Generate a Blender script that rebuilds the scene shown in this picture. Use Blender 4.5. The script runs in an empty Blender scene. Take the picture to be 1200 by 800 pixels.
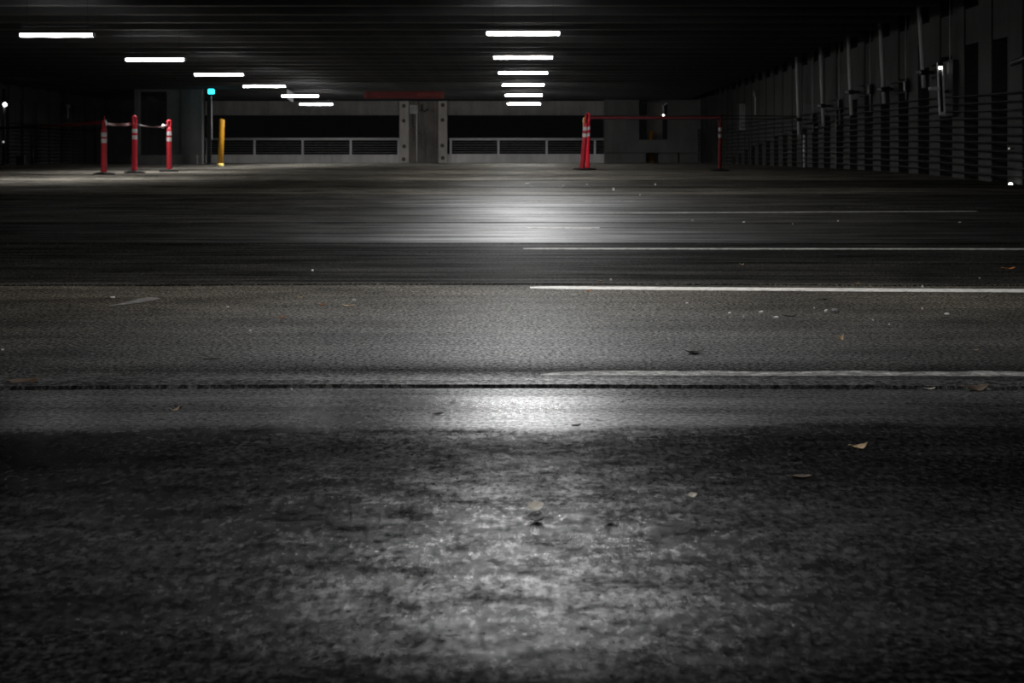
import bpy, bmesh, math, random
from mathutils import Vector, Matrix
from mathutils import noise as mnoise

random.seed(7)
S = bpy.context.scene
COL = S.collection
PI = math.pi
F = 1666.67          # focal length in pixels of the 1200x800 frame (50 mm on 36 mm)
CZ = 0.55            # lens height above the near floor
HX, HY = 613.0, 190.0

# ------------------------------------------------------------------ floor profile
# the deck is level near the lens and climbs gently towards the far parapet
_P = [(-6, 0.0), (0, 0.0), (9.5, 0.005), (14.3, 0.05), (18, 0.125), (22.3, 0.215), (27.4, 0.325),
      (33, 0.385), (44, 0.445), (61, 0.515), (70, 0.525)]
def _mono(P):
    n = len(P)
    d = [(P[i+1][1]-P[i][1])/(P[i+1][0]-P[i][0]) for i in range(n-1)]
    m = [d[0]]+[0 if d[i-1]*d[i] <= 0 else 2*d[i-1]*d[i]/(d[i-1]+d[i]) for i in range(1, n-1)]+[d[-1]]
    return m
_M = _mono(_P)
def fz(y):
    P = _P
    if y <= P[0][0]: return P[0][1]
    for i in range(len(P)-1):
        if y <= P[i+1][0]:
            h = P[i+1][0]-P[i][0]; t = (y-P[i][0])/h
            return ((2*t**3-3*t*t+1)*P[i][1]+(t**3-2*t*t+t)*h*_M[i]
                    + (-2*t**3+3*t*t)*P[i+1][1]+(t**3-t*t)*h*_M[i+1])
    return P[-1][1]
def floor_at(px, py):
    lo, hi = 0.6, 64.0
    for _ in range(60):
        mid = (lo+hi)/2
        v = HY+F*(CZ-fz(mid))/mid
        if v > py: lo = mid
        else: hi = mid
    y = (lo+hi)/2
    return Vector(((px-HX)*y/F, y, fz(y)))
def W(px, py, y):
    return Vector(((px-HX)*y/F, y, CZ+(HY-py)*y/F))

# ------------------------------------------------------------------ materials
def nmat(name):
    m = bpy.data.materials.new(name); m.use_nodes = True
    nt = m.node_tree; b = nt.nodes['Principled BSDF']
    return m, nt, b
def N(nt, t, **kw):
    n = nt.nodes.new(t)
    for k, v in kw.items(): setattr(n, k, v)
    return n
def L(nt, a, b): nt.links.new(a, b)
def mathn(nt, op, a, b=None, c=None, clamp=False):
    n = N(nt, 'ShaderNodeMath', operation=op); n.use_clamp = clamp
    for i, v in enumerate((a, b, c)):
        if v is None: continue
        if isinstance(v, (int, float)): n.inputs[i].default_value = v
        else: L(nt, v, n.inputs[i])
    return n.outputs[0]
def mixc(nt, fac, a, b, mode='MIX'):
    n = N(nt, 'ShaderNodeMix', data_type='RGBA', blend_type=mode)
    for s, v in ((n.inputs[0], fac), (n.inputs[6], a), (n.inputs[7], b)):
        if isinstance(v, (int, float)): s.default_value = v
        elif isinstance(v, tuple): s.default_value = (*v, 1)
        else: L(nt, v, s)
    return n.outputs[2]
def ramp(nt, fac, stops, interp='LINEAR'):
    r = N(nt, 'ShaderNodeValToRGB'); r.color_ramp.interpolation = interp
    els = r.color_ramp.elements
    while len(els) < len(stops): els.new(0.5)
    for e, (p, c) in zip(els, sorted(stops)):
        e.position = p
        e.color = (c, c, c, 1) if isinstance(c, (int, float)) else (*c, 1)
    L(nt, fac, r.inputs[0]); return r.outputs[0]
def noisen(nt, vec, scale, detail=4, rough=0.6, lac=2.0):
    n = N(nt, 'ShaderNodeTexNoise'); n.inputs['Scale'].default_value = scale
    n.inputs['Detail'].default_value = detail; n.inputs['Roughness'].default_value = rough
    n.inputs['Lacunarity'].default_value = lac
    L(nt, vec, n.inputs['Vector']); return n.outputs[0]
def mapping(nt, vec, scale):
    n = N(nt, 'ShaderNodeMapping'); n.inputs['Scale'].default_value = scale
    L(nt, vec, n.inputs['Vector']); return n.outputs[0]

def simple(name, col, rough=0.6, metal=0.0, var=0.25, scale=8.0, stretch=(1, 1, 1), bump=0.0, spec=0.5):
    m, nt, b = nmat(name)
    g = N(nt, 'ShaderNodeTexCoord').outputs['Object']
    v = mapping(nt, g, stretch)
    n = noisen(nt, v, scale, 5, 0.65)
    lo = tuple(c*(1-var) for c in col); hi = tuple(min(1, c*(1+var)) for c in col)
    f = ramp(nt, n, [(0.3, 0.0), (0.7, 1.0)])
    L(nt, mixc(nt, f, lo, hi), b.inputs['Base Color'])
    b.inputs['Roughness'].default_value = rough; b.inputs['Metallic'].default_value = metal
    b.inputs['Specular IOR Level'].default_value = spec
    if bump:
        bp = N(nt, 'ShaderNodeBump'); bp.inputs['Strength'].default_value = bump
        bp.inputs['Distance'].default_value = 0.01
        L(nt, n, bp.inputs['Height']); L(nt, bp.outputs[0], b.inputs['Normal'])
    return m
def emit(name, col, strength, base=(0.8, 0.8, 0.8)):
    m, nt, b = nmat(name)
    b.inputs['Base Color'].default_value = (*base, 1)
    b.inputs['Emission Color'].default_value = (*col, 1)
    b.inputs['Emission Strength'].default_value = strength
    b.inputs['Roughness'].default_value = 0.4
    return m

def concrete(name, col, streak=True, var=0.45):
    m, nt, b = nmat(name)
    g = N(nt, 'ShaderNodeNewGeometry').outputs['Position']
    a = noisen(nt, mapping(nt, g, (2.2, 2.2, 0.25)), 1.6, 6, 0.7)       # vertical water streaks
    c = noisen(nt, g, 0.9, 4, 0.55)
    d = noisen(nt, g, 22, 5, 0.65)
    f = mathn(nt, 'ADD', mathn(nt, 'MULTIPLY', a, 0.55 if streak else 0.2), mathn(nt, 'MULTIPLY', c, 0.45 if streak else 0.8))
    f = mathn(nt, 'ADD', f, mathn(nt, 'MULTIPLY', mathn(nt, 'SUBTRACT', d, 0.5), 0.5))
    f = ramp(nt, f, [(0.3, 0.0), (0.72, 1.0)])
    lo = tuple(x*(1-var) for x in col); hi = tuple(x*(1+var) for x in col)
    L(nt, mixc(nt, f, lo, hi), b.inputs['Base Color'])
    b.inputs['Roughness'].default_value = 0.75; b.inputs['Specular IOR Level'].default_value = 0.3
    bp = N(nt, 'ShaderNodeBump'); bp.inputs['Strength'].default_value = 0.35; bp.inputs['Distance'].default_value = 0.006
    L(nt, d, bp.inputs['Height']); L(nt, bp.outputs[0], b.inputs['Normal'])
    return m

JOINTS = [3.50, 6.40, 9.55, 12.35, 15.25, 18.1, 20.9, 23.7, 26.5, 29.3, 32.1, 34.9, 37.7]
def floor_material():
    m, nt, b = nmat('deck_concrete')
    P = N(nt, 'ShaderNodeNewGeometry').outputs['Position']
    sep = N(nt, 'ShaderNodeSeparateXYZ'); L(nt, P, sep.inputs[0])
    X, Y = sep.outputs[0], sep.outputs[1]
    blot = noisen(nt, mapping(nt, P, (0.7, 1.3, 1)), 2.0, 6, 0.62)
    mott = noisen(nt, mapping(nt, P, (1.9, 0.9, 1)), 40, 5, 0.72)
    clump = noisen(nt, mapping(nt, P, (0.9, 1.2, 1)), 11, 8, 0.74)
    fine = noisen(nt, P, 85, 3, 0.7)
    grain = noisen(nt, P, 260, 2, 0.6)
    streak = noisen(nt, mapping(nt, P, (0.16, 2.2, 1)), 3.4, 6, 0.70)
    # wavering boundaries of the surface patches
    wob = mathn(nt, 'MULTIPLY', mathn(nt, 'SUBTRACT', noisen(nt, mapping(nt, P, (1.0, 0.3, 1)), 1.7, 5, 0.65), 0.5), 0.28)
    x2 = mathn(nt, 'MULTIPLY', mathn(nt, 'MULTIPLY', X, 1.0), 0.03)
    yw = mathn(nt, 'ADD', mathn(nt, 'SUBTRACT', Y, x2), wob)
    near = mathn(nt, 'DIVIDE', yw, 4.0, clamp=True)
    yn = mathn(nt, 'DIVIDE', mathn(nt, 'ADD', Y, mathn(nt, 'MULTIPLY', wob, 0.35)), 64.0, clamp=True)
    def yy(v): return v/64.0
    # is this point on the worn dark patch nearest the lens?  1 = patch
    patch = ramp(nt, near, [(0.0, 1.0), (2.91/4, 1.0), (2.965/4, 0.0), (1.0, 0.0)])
    # diffuse tone in bands of depth, roughly slab by slab
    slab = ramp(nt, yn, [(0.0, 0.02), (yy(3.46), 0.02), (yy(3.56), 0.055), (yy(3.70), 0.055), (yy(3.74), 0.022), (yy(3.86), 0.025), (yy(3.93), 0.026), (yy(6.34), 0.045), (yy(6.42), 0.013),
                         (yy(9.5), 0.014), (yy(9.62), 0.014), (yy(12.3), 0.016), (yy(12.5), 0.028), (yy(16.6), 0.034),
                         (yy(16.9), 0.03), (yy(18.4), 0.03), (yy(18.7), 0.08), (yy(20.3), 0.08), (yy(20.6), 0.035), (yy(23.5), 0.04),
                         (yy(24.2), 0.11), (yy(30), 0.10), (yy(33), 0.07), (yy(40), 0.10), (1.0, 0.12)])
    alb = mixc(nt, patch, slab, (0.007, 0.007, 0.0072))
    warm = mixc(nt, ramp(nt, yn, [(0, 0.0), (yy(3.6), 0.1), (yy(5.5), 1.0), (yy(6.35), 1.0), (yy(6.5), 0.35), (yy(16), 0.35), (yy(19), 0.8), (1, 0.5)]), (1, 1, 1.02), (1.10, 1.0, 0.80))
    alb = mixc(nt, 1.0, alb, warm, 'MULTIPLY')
    # stains and mottling
    k = ramp(nt, mott, [(0.36, 0.25), (0.5, 0.9), (0.64, 1.9)])
    k2 = ramp(nt, blot, [(0.36, 0.5), (0.5, 1.0), (0.64, 1.4)])
    k3 = ramp(nt, fine, [(0.38, 0.15), (0.5, 0.85), (0.60, 2.4)])
    k4 = ramp(nt, streak, [(0.38, 0.45), (0.5, 1.0), (0.62, 1.5)])
    c = mixc(nt, 0.7, alb, k, 'MULTIPLY'); c = mixc(nt, 1.0, c, k2, 'MULTIPLY')
    c = mixc(nt, 0.9, c, k3, 'MULTIPLY'); kb = ramp(nt, yn, [(0, 1.0), (yy(3.46), 1.0), (yy(3.56), 0.35), (yy(6.3), 0.35), (yy(6.45), 1.0), (1, 1.0)])
    c = mixc(nt, kb, c, k4, 'MULTIPLY')
    # pale aggregate specks
    vor = N(nt, 'ShaderNodeTexVoronoi'); vor.inputs['Scale'].default_value = 95; L(nt, P, vor.inputs['Vector'])
    sp = mathn(nt, 'MULTIPLY', mathn(nt, 'LESS_THAN', vor.outputs['Distance'], 0.17), mathn(nt, 'GREATER_THAN', fine, 0.55))
    c = mixc(nt, mathn(nt, 'MULTIPLY', sp, mathn(nt, 'SUBTRACT', 0.4, mathn(nt, 'MULTIPLY', patch, 0.34))), c, (0.30, 0.29, 0.27))
    dif = N(nt, 'ShaderNodeBsdfDiffuse'); L(nt, c, dif.inputs['Color'])
    glo = N(nt, 'ShaderNodeBsdfGlossy'); glo.distribution = 'GGX'; glo.inputs['Color'].default_value = (0.96, 0.98, 1.0, 1)
    fre = N(nt, 'ShaderNodeFresnel'); fre.inputs['IOR'].default_value = 1.5
    mxs = N(nt, 'ShaderNodeMixShader')
    rslab = ramp(nt, yn, [(0.0, 0.29), (yy(3.46), 0.29), (yy(3.56), 0.42), (yy(6.3), 0.46), (yy(6.45), 0.45), (yy(9.5), 0.45),
                          (yy(9.7), 0.42), (yy(15), 0.45), (yy(18), 0.55), (1.0, 0.7)])
    r = mixc(nt, patch, rslab, (0.27, 0.27, 0.27))
    r = mathn(nt, 'ADD', r, mathn(nt, 'MULTIPLY', mathn(nt, 'SUBTRACT', mott, 0.5), 0.15))
    r = mathn(nt, 'ADD', r, mathn(nt, 'MULTIPLY', mathn(nt, 'SUBTRACT', blot, 0.5), 0.2), clamp=True)
    L(nt, r, glo.inputs['Roughness'])
    # gloss: worn high spots shine, pits and oil-soaked grime do not
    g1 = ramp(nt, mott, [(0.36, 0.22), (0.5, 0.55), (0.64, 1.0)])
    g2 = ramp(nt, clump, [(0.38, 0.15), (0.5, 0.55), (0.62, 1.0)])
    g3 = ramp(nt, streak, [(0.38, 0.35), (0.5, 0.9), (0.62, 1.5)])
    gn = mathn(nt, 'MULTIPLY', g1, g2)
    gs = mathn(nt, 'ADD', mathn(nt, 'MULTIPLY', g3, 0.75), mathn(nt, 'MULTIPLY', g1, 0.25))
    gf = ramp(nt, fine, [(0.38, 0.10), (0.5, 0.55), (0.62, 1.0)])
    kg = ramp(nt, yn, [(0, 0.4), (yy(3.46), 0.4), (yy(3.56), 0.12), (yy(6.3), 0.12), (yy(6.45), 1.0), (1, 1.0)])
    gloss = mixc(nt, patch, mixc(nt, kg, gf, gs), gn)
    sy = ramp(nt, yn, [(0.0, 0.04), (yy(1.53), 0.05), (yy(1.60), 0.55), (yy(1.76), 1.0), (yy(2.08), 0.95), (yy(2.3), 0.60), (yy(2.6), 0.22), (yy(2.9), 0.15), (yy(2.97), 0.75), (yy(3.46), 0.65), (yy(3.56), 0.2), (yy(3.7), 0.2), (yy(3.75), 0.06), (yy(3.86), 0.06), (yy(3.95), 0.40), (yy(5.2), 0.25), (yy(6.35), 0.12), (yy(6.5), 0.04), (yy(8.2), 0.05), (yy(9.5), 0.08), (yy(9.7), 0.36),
                       (yy(16), 0.34), (yy(20), 0.14), (yy(26), 0.05), (1.0, 0.05)])  # gloss by depth, peaked to put highlights on chosen bands of floor
    # the lane under the right-hand lamps gets extra gloss to set their sheen there, cut elsewhere
    sheen_lane = ramp(nt, mathn(nt, 'ADD', mathn(nt, 'MULTIPLY', X, 0.1), mathn(nt, 'ADD', 0.5, mathn(nt, 'MULTIPLY', mathn(nt, 'SUBTRACT', blot, 0.5), 0.06))), [(0.20, 0.05), (0.33, 0.25), (0.43, 1.0), (0.57, 1.0), (0.70, 0.35), (0.85, 0.15)])
    sl = mathn(nt, 'MULTIPLY', mathn(nt, 'MULTIPLY', gloss, sy), sheen_lane)
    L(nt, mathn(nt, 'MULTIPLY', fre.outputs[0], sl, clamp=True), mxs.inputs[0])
    L(nt, dif.outputs[0], mxs.inputs[1]); L(nt, glo.outputs[0], mxs.inputs[2])
    L(nt, mxs.outputs[0], nt.nodes['Material Output'].inputs[0])
    # relief: pitted in the worn patch and on the coarse slabs, smooth on the trowelled strip
    rough_amt = ramp(nt, yn, [(0.0, 0.25), (yy(3.46), 0.25), (yy(3.56), 1.0), (yy(6.4), 0.9), (yy(9.5), 0.7), (1.0, 0.35)])
    rough_amt = mixc(nt, patch, rough_amt, (1.0, 1.0, 1.0))
    h = mathn(nt, 'ADD', mathn(nt, 'MULTIPLY', mott, 1.0), mathn(nt, 'MULTIPLY', fine, 0.35))
    h = mathn(nt, 'ADD', h, mathn(nt, 'MULTIPLY', grain, 0.10))
    bp = N(nt, 'ShaderNodeBump'); bp.inputs['Distance'].default_value = 0.006
    L(nt, mathn(nt, 'MULTIPLY', rough_amt, 0.22), bp.inputs['Strength'])
    L(nt, h, bp.inputs['Height'])
    for nd in (dif, glo): L(nt, bp.outputs[0], nd.inputs['Normal'])
    nt.nodes.remove(b)
    return m

def paint_material(name, wear, col=(0.55, 0.55, 0.53)):
    m, nt, b = nmat(name)
    P = N(nt, 'ShaderNodeNewGeometry').outputs['Position']
    a = noisen(nt, mapping(nt, P, (0.8, 1, 1)), 26, 7, 0.75)
    f = noisen(nt, P, 130, 4, 0.7)
    k = mathn(nt, 'ADD', mathn(nt, 'MULTIPLY', a, 0.65), mathn(nt, 'MULTIPLY', f, 0.35))
    k = ramp(nt, k, [(wear-0.07, 0.0), (wear+0.09, 1.0)])
    c = mixc(nt, k, (0.05, 0.048, 0.044), col)
    L(nt, c, b.inputs['Base Color']); b.inputs['Roughness'].default_value = 0.6
    bp = N(nt, 'ShaderNodeBump'); bp.inputs['Strength'].default_value = 0.7; bp.inputs['Distance'].default_value = 0.004
    L(nt, mathn(nt, 'ADD', a, mathn(nt, 'MULTIPLY', f, 0.4)), bp.inputs['Height']); L(nt, bp.outputs[0], b.inputs['Normal'])
    return m

M = {}
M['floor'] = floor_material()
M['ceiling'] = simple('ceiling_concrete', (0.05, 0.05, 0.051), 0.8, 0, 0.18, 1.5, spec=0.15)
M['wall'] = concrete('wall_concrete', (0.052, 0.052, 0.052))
M['parapet'] = concrete('parapet_concrete', (0.68, 0.67, 0.66), var=0.3)
M['edge_beam'] = concrete('edge_beam_concrete', (0.30, 0.29, 0.28), var=0.4)
M['column'] = concrete('column_concrete', (0.52, 0.49, 0.46), var=0.4)
M['core'] = concrete('core_concrete', (0.14, 0.14, 0.138), var=0.3)
M['steel'] = simple('galvanised_steel', (0.90, 0.91, 0.93), 0.45, 0.0, 0.08, 6)
M['rail'] = simple('painted_rail_steel', (0.80, 0.80, 0.81), 0.5, 0.0, 0.1, 6)
M['dark_metal'] = simple('dark_metal', (0.03, 0.03, 0.032), 0.5, 0.5, 0.2, 10)
M['cable'] = simple('cable_sheath', (0.010, 0.010, 0.011), 0.6, 0.0, 0.1, 20, spec=0.2)
M['housing'] = simple('lamp_housing_enamel', (0.35, 0.35, 0.35), 0.5, 0.2, 0.1, 5)
M['tube'] = emit('lamp_diffuser', (1.0, 0.985, 0.965), 60.0)
M['tube_dim'] = emit('dim_lamp_diffuser', (1.0, 0.985, 0.965), 45.0)  # same lamp with a weaker glow, to lessen sheen on the floor
M['tube_far'] = emit('far_lamp_diffuser', (1.0, 0.985, 0.965), 150.0)

M['red'] = simple('red_plastic', (0.95, 0.016, 0.055), 0.45, 0, 0.06, 5)
M['red_shaded'] = simple('shaded_red_plastic', (0.30, 0.010, 0.018), 0.6, 0, 0.2, 9, spec=0.3)  # darker copy of the red, weaker light on these posts put into colour
M['red_deep_shaded'] = simple('deep_shaded_red_plastic', (0.15, 0.010, 0.014), 0.65, 0, 0.2, 9, spec=0.2)  # darkest copy of the red, the lone post's dim light in its colour
M['reflector'] = simple('reflective_sheeting', (0.86, 0.87, 0.90), 0.35, 0.0, 0.08, 30)
M['reflector_shaded'] = simple('shaded_sheeting', (0.38, 0.37, 0.37), 0.45, 0.0, 0.2, 30)  # darker copy of the sheeting for the dimly lit posts
M['rubber'] = simple('black_rubber', (0.006, 0.006, 0.006), 0.8, 0, 0.2, 20, spec=0.2)
M['tape'] = simple('red_tape', (0.13, 0.008, 0.014), 0.5, 0, 0.25, 14)
M['tape_dim'] = simple('dim_red_tape', (0.10, 0.004, 0.009), 0.6, 0, 0.25, 14, spec=0.2)
M['tape_dark'] = simple('dark_tape', (0.035, 0.010, 0.012), 0.5, 0, 0.3, 14)
M['white_plastic'] = simple('white_plastic', (0.75, 0.75, 0.75), 0.4, 0, 0.1, 14)
M['yellow'] = simple('yellow_paint', (0.55, 0.26, 0.010), 0.5, 0, 0.15, 7)
M['yellow_pale'] = simple('pale_yellow_paint', (0.85, 0.68, 0.18), 0.5, 0, 0.2, 9)
M['redbar'] = simple('faded_red_paint', (0.20, 0.022, 0.024), 0.55, 0, 0.35, 3)
M['redbar_letter'] = simple('faded_lettering', (0.26, 0.06, 0.05), 0.55, 0, 0.3, 20)
M['sign'] = simple('pale_sign_plastic', (0.6, 0.6, 0.62), 0.4, 0, 0.1, 9)
M['teal'] = emit('teal_lamp', (0.02, 0.72, 0.88), 5.0, (0.05, 0.3, 0.35))
M['lamp_white'] = emit('small_lamp_white', (1, 0.97, 0.92), 9.0)
M['lamp_dim'] = emit('small_lamp_dim', (1, 0.95, 0.9), 0.35)
M['grey_box'] = simple('grey_cabinet_enamel', (0.42, 0.42, 0.42), 0.55, 0.1, 0.35, 5)
M['panel_metal'] = concrete('corrugated_metal', (0.20, 0.185, 0.17), var=0.5)
M['rust'] = simple('stained_steel_plate', (0.10, 0.09, 0.08), 0.7, 0.3, 0.4, 12)
M['paint'] = paint_material('stall_paint', 0.465)
M['paint_clean'] = paint_material('stall_paint_fresh', 0.425, (0.62, 0.61, 0.58))
M['paint_worn'] = paint_material('stall_paint_worn', 0.535, (0.50, 0.50, 0.49))
M['smear'] = paint_material('smear_grey', 0.56, (0.26, 0.255, 0.25))
def leafm(n, c):
    m = simple(n, c, 0.6, 0, 0.35, 60, bump=0.3)
    nt = m.node_tree; b = nt.nodes['Principled BSDF']; out = nt.nodes['Material Output']
    t = N(nt, 'ShaderNodeBsdfTranslucent'); L(nt, b.inputs['Base Color'].links[0].from_socket, t.inputs[0])
    mx = N(nt, 'ShaderNodeMixShader'); mx.inputs[0].default_value = 0.2
    L(nt, b.outputs[0], mx.inputs[1]); L(nt, t.outputs[0], mx.inputs[2]); L(nt, mx.outputs[0], out.inputs[0])
    return m
M['leaf_tan'] = leafm('leaf_tan', (0.66, 0.50, 0.32))
M['leaf_pale'] = leafm('leaf_pale', (0.85, 0.77, 0.69))
M['leaf_brown'] = leafm('leaf_brown', (0.16, 0.11, 0.07))
M['leaf_dark'] = leafm('leaf_dark', (0.03, 0.026, 0.02))
M['leaf_orange'] = leafm('leaf_orange', (0.62, 0.28, 0.05))
M['chip'] = leafm('paper_chip', (0.85, 0.84, 0.82))
M['chip_grey'] = leafm('grey_chip', (0.28, 0.28, 0.28))

# ------------------------------------------------------------------ mesh helpers
def obj(name, bm, m, parent=None, loc=None, smooth=False, bevel=0.0):
    me = bpy.data.meshes.new(name); bmesh.ops.recalc_face_normals(bm, faces=bm.faces[:])
    bm.to_mesh(me); bm.free()
    if smooth:
        for p in me.polygons: p.use_smooth = True
    o = bpy.data.objects.new(name, me); COL.objects.link(o)
    me.materials.append(M[m] if isinstance(m, str) else m)
    if parent: o.parent = parent
    if loc is not None: o.location = loc
    if bevel:
        bv = o.modifiers.new('edge', 'BEVEL'); bv.width = bevel; bv.segments = 2; bv.limit_method = 'ANGLE'
    return o
def box(bm, x0, x1, y0, y1, z0, z1, rot=None, pivot=None):
    vs = [bm.verts.new(v) for v in ((x0,y0,z0),(x1,y0,z0),(x1,y1,z0),(x0,y1,z0),(x0,y0,z1),(x1,y0,z1),(x1,y1,z1),(x0,y1,z1))]
    for f in ((0,3,2,1),(4,5,6,7),(0,1,5,4),(1,2,6,5),(2,3,7,6),(3,0,4,7)): bm.faces.new([vs[i] for i in f])
    if rot is not None: bmesh.ops.rotate(bm, verts=vs, cent=pivot or (0,0,0), matrix=rot)
    return vs
def B(*a, **k):
    bm = bmesh.new(); box(bm, *a, **k); return bm
def lathe(bm, prof, n=20, cx=0, cy=0, sx=1.0, sy=1.0):
    rings = []
    for r, z in prof:
        rings.append([bm.verts.new((cx+sx*r*math.cos(2*PI*i/n), cy+sy*r*math.sin(2*PI*i/n), z)) for i in range(n)])
    for a, b in zip(rings, rings[1:]):
        for i in range(n): bm.faces.new((a[i], a[(i+1) % n], b[(i+1) % n], b[i]))
    bm.faces.new(rings[0][::-1]); bm.faces.new(rings[-1])
def tube(bm, pts, r, n=8, closed=False, flat=1.0):
    pts = [Vector(p) for p in pts]; k = len(pts); rings = []
    up0 = None
    for i, p in enumerate(pts):
        if closed: t = (pts[(i+1) % k]-pts[i-1]).normalized()
        else: t = (pts[min(i+1, k-1)]-pts[max(i-1, 0)]).normalized()
        ref = Vector((0, 0, 1)) if abs(t.z) < 0.9 else Vector((0, 1, 0))
        if closed: ref = Vector((0, 1, 0))
        u = t.cross(ref).normalized(); v = t.cross(u).normalized()
        rr = r[i] if isinstance(r, (list, tuple)) else r
        rings.append([bm.verts.new(p+u*rr*math.cos(2*PI*j/n)+v*rr*flat*math.sin(2*PI*j/n)) for j in range(n)])
    m = k if closed else k-1
    for i in range(m):
        a, b = rings[i], rings[(i+1) % k]
        for j in range(n): bm.faces.new((a[j], a[(j+1) % n], b[(j+1) % n], b[j]))
    if not closed:
        bm.faces.new(rings[0][::-1]); bm.faces.new(rings[-1])
def T(*a, **k):
    bm = bmesh.new(); tube(bm, *a, **k); return bm
def empty(name, label, cat, loc=(0, 0, 0), rot=(0, 0, 0), group=None):
    o = bpy.data.objects.new(name, None); COL.objects.link(o); o.empty_display_size = 0.1
    o.location = loc; o.rotation_euler = rot
    return tag(o, label, cat, group)
def tag(o, label, cat, group=None):
    o['label'] = label; o['category'] = cat
    if group: o['group'] = group
    return o
def struct(o, label=None, cat='structure'):
    o['kind'] = 'structure'
    if label: o['label'] = label
    o['category'] = cat
    return o
def dup(root, loc, label, rot=None, group=None):
    r = root.copy(); COL.objects.link(r); r.location = loc; r['label'] = label
    if rot is not None: r.rotation_euler = rot
    if group: r['group'] = group
    for ch in list(root.children):
        c = ch.copy(); COL.objects.link(c); c.parent = r
        for g in list(ch.children):
            d = g.copy(); COL.objects.link(d); d.parent = c
    return r

XR, XL = 7.6, -17.6
YB = 61.3
PITCH = 1.43
STEM_Z = CZ+2.63
DECK_Z = CZ+3.14

# ------------------------------------------------------------------ floor
def make_floor():
    bm = bmesh.new()
    xs = [-18.4, -14, -10, -7, -5, -3.5, -2.5]+[-2.0+0.05*k for k in range(81)]+[2.5, 3.5, 5, 8.4]
    rows = []
    y = -5.0
    base = []
    while y < 70:
        base.append(y); y += 0.25 if y < 12 else (0.5 if y < 40 else 1.0)
    for j in JOINTS: base = [b for b in base if abs(b-j) > 0.14]
    for b in base: rows.append((b, 0.0, 0.0))
    for i, j in enumerate(JOINTS):
        w = 0.012 if i < 3 else 0.02; dp = -0.03 if i == 0 else -0.010
        rows += [(j-w-0.02, 0.0, 1.0), (j-w, -0.004, 1.0), (j-w+0.006, dp, 1.0), (j+w-0.006, dp, 1.0), (j+w, 0.003, 1.0), (j+w+0.05, 0.006 if i == 0 else 0.002, 1.0)]
    rows.sort()
    grid = []
    for (yy, dz, jw) in rows:
        r = []
        for x in xs:
            xx = max(-1.6, min(1.6, x))
            off = jw*(-0.030*xx*xx + 0.022*mnoise.noise(Vector((x*1.3, 3.5, 3.1))) + 0.004*mnoise.noise(Vector((x*4, yy*30, 1.1))))
            r.append(bm.verts.new((x, yy+off, fz(yy)+dz)))
        grid.append(r)
    for a, b in zip(grid, grid[1:]):
        for i in range(len(xs)-1): bm.faces.new((a[i], a[i+1], b[i+1], b[i]))
    # thickness
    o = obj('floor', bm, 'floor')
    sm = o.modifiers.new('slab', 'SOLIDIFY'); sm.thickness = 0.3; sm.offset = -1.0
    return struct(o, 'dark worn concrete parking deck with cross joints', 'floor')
floor = make_floor()
# flexible sealant lying in the nearest joints
for i, j in enumerate(JOINTS[:1]):
    bm = bmesh.new(); pts = []
    xs = [-6+0.25*k for k in range(49)]
    for x in xs:
        xx = max(-1.6, min(1.6, x))
        pts.append((x, j-0.030*xx*xx+0.022*mnoise.noise(Vector((x*1.3, 3.5, 3.1))), fz(j)-0.024+0.004*mnoise.noise(Vector((x*4, 0, i)))))
    tube(bm, pts, 0.009, 6)
    o = obj('joint_sealant', bm, 'rubber', smooth=True); o.parent = floor

# ------------------------------------------------------------------ ceiling with double-tee stems
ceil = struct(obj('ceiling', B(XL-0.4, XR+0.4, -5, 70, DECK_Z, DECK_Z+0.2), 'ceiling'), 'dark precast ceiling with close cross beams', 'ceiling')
stem0 = None
STEMS = [23.98+1.435*k for k in range(-19, 26)]
bm = bmesh.new()
# tapered stem, slightly wider at its top
vs = []
for (yo, z) in ((-0.10, STEM_Z), (0.10, STEM_Z), (0.15, DECK_Z+0.02), (-0.15, DECK_Z+0.02)):
    vs.append((bm.verts.new((XL-0.1, yo, z)), bm.verts.new((XR-0.62, yo, z))))
for i in range(4):
    a, b_ = vs[i], vs[(i+1) % 4]; bm.faces.new((a[0], a[1], b_[1], b_[0]))
bm.faces.new([v[0] for v in vs]); bm.faces.new([v[1] for v in vs][::-1])
stem0 = obj('ceiling_beam', bm, 'ceiling', ceil, bevel=0.015)
for k, y in enumerate(STEMS):
    o = stem0 if k == 0 else stem0.copy()
    if k: COL.objects.link(o)
    o.location = (0, y, 0)

# ------------------------------------------------------------------ side walls
TOPS = [(-5, 2.0), (22, 1.95), (24, 2.02), (29, 1.62), (33, 1.42), (38, 0.95), (43, 0.76), (48.5, 0.42), (51, 0.25), (53.5, 0.0), (70, 0.0)]
def interp(tab, y):
    for (a, va), (b_, vb) in zip(tab, tab[1:]):
        if y <= b_: return va+(vb-va)*(y-a)/(b_-a)
    return tab[-1][1]
def make_right_wall():
    bm = bmesh.new()
    far0 = 22.33
    k0 = -18; n = 46
    for k in range(k0, k0+n):
        yf = far0+PITCH*k             # far edge of a pier
        if yf > 61.2: break
        ztop = CZ+interp(TOPS, yf+0.37)
        z0 = fz(yf)-0.02
        box(bm, XR, XR+0.32, yf-0.68, yf, z0-0.1, DECK_Z+0.01)                     # pier
        if ztop > fz(yf)+0.15:
            box(bm, XR+0.02, XR+0.27, yf, yf+PITCH-0.68, ztop, STEM_Z)             # panel over the slot
        else:
            box(bm, XR+0.02, XR+0.27, yf, yf+PITCH-0.68, z0-0.1, STEM_Z)
        box(bm, XR+0.26, XR+0.32, yf-0.01, yf+PITCH-0.67, STEM_Z-0.05, DECK_Z+0.01)  # beam pocket
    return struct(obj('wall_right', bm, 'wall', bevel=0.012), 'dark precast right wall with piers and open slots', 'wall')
wall_right = make_right_wall()
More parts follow.
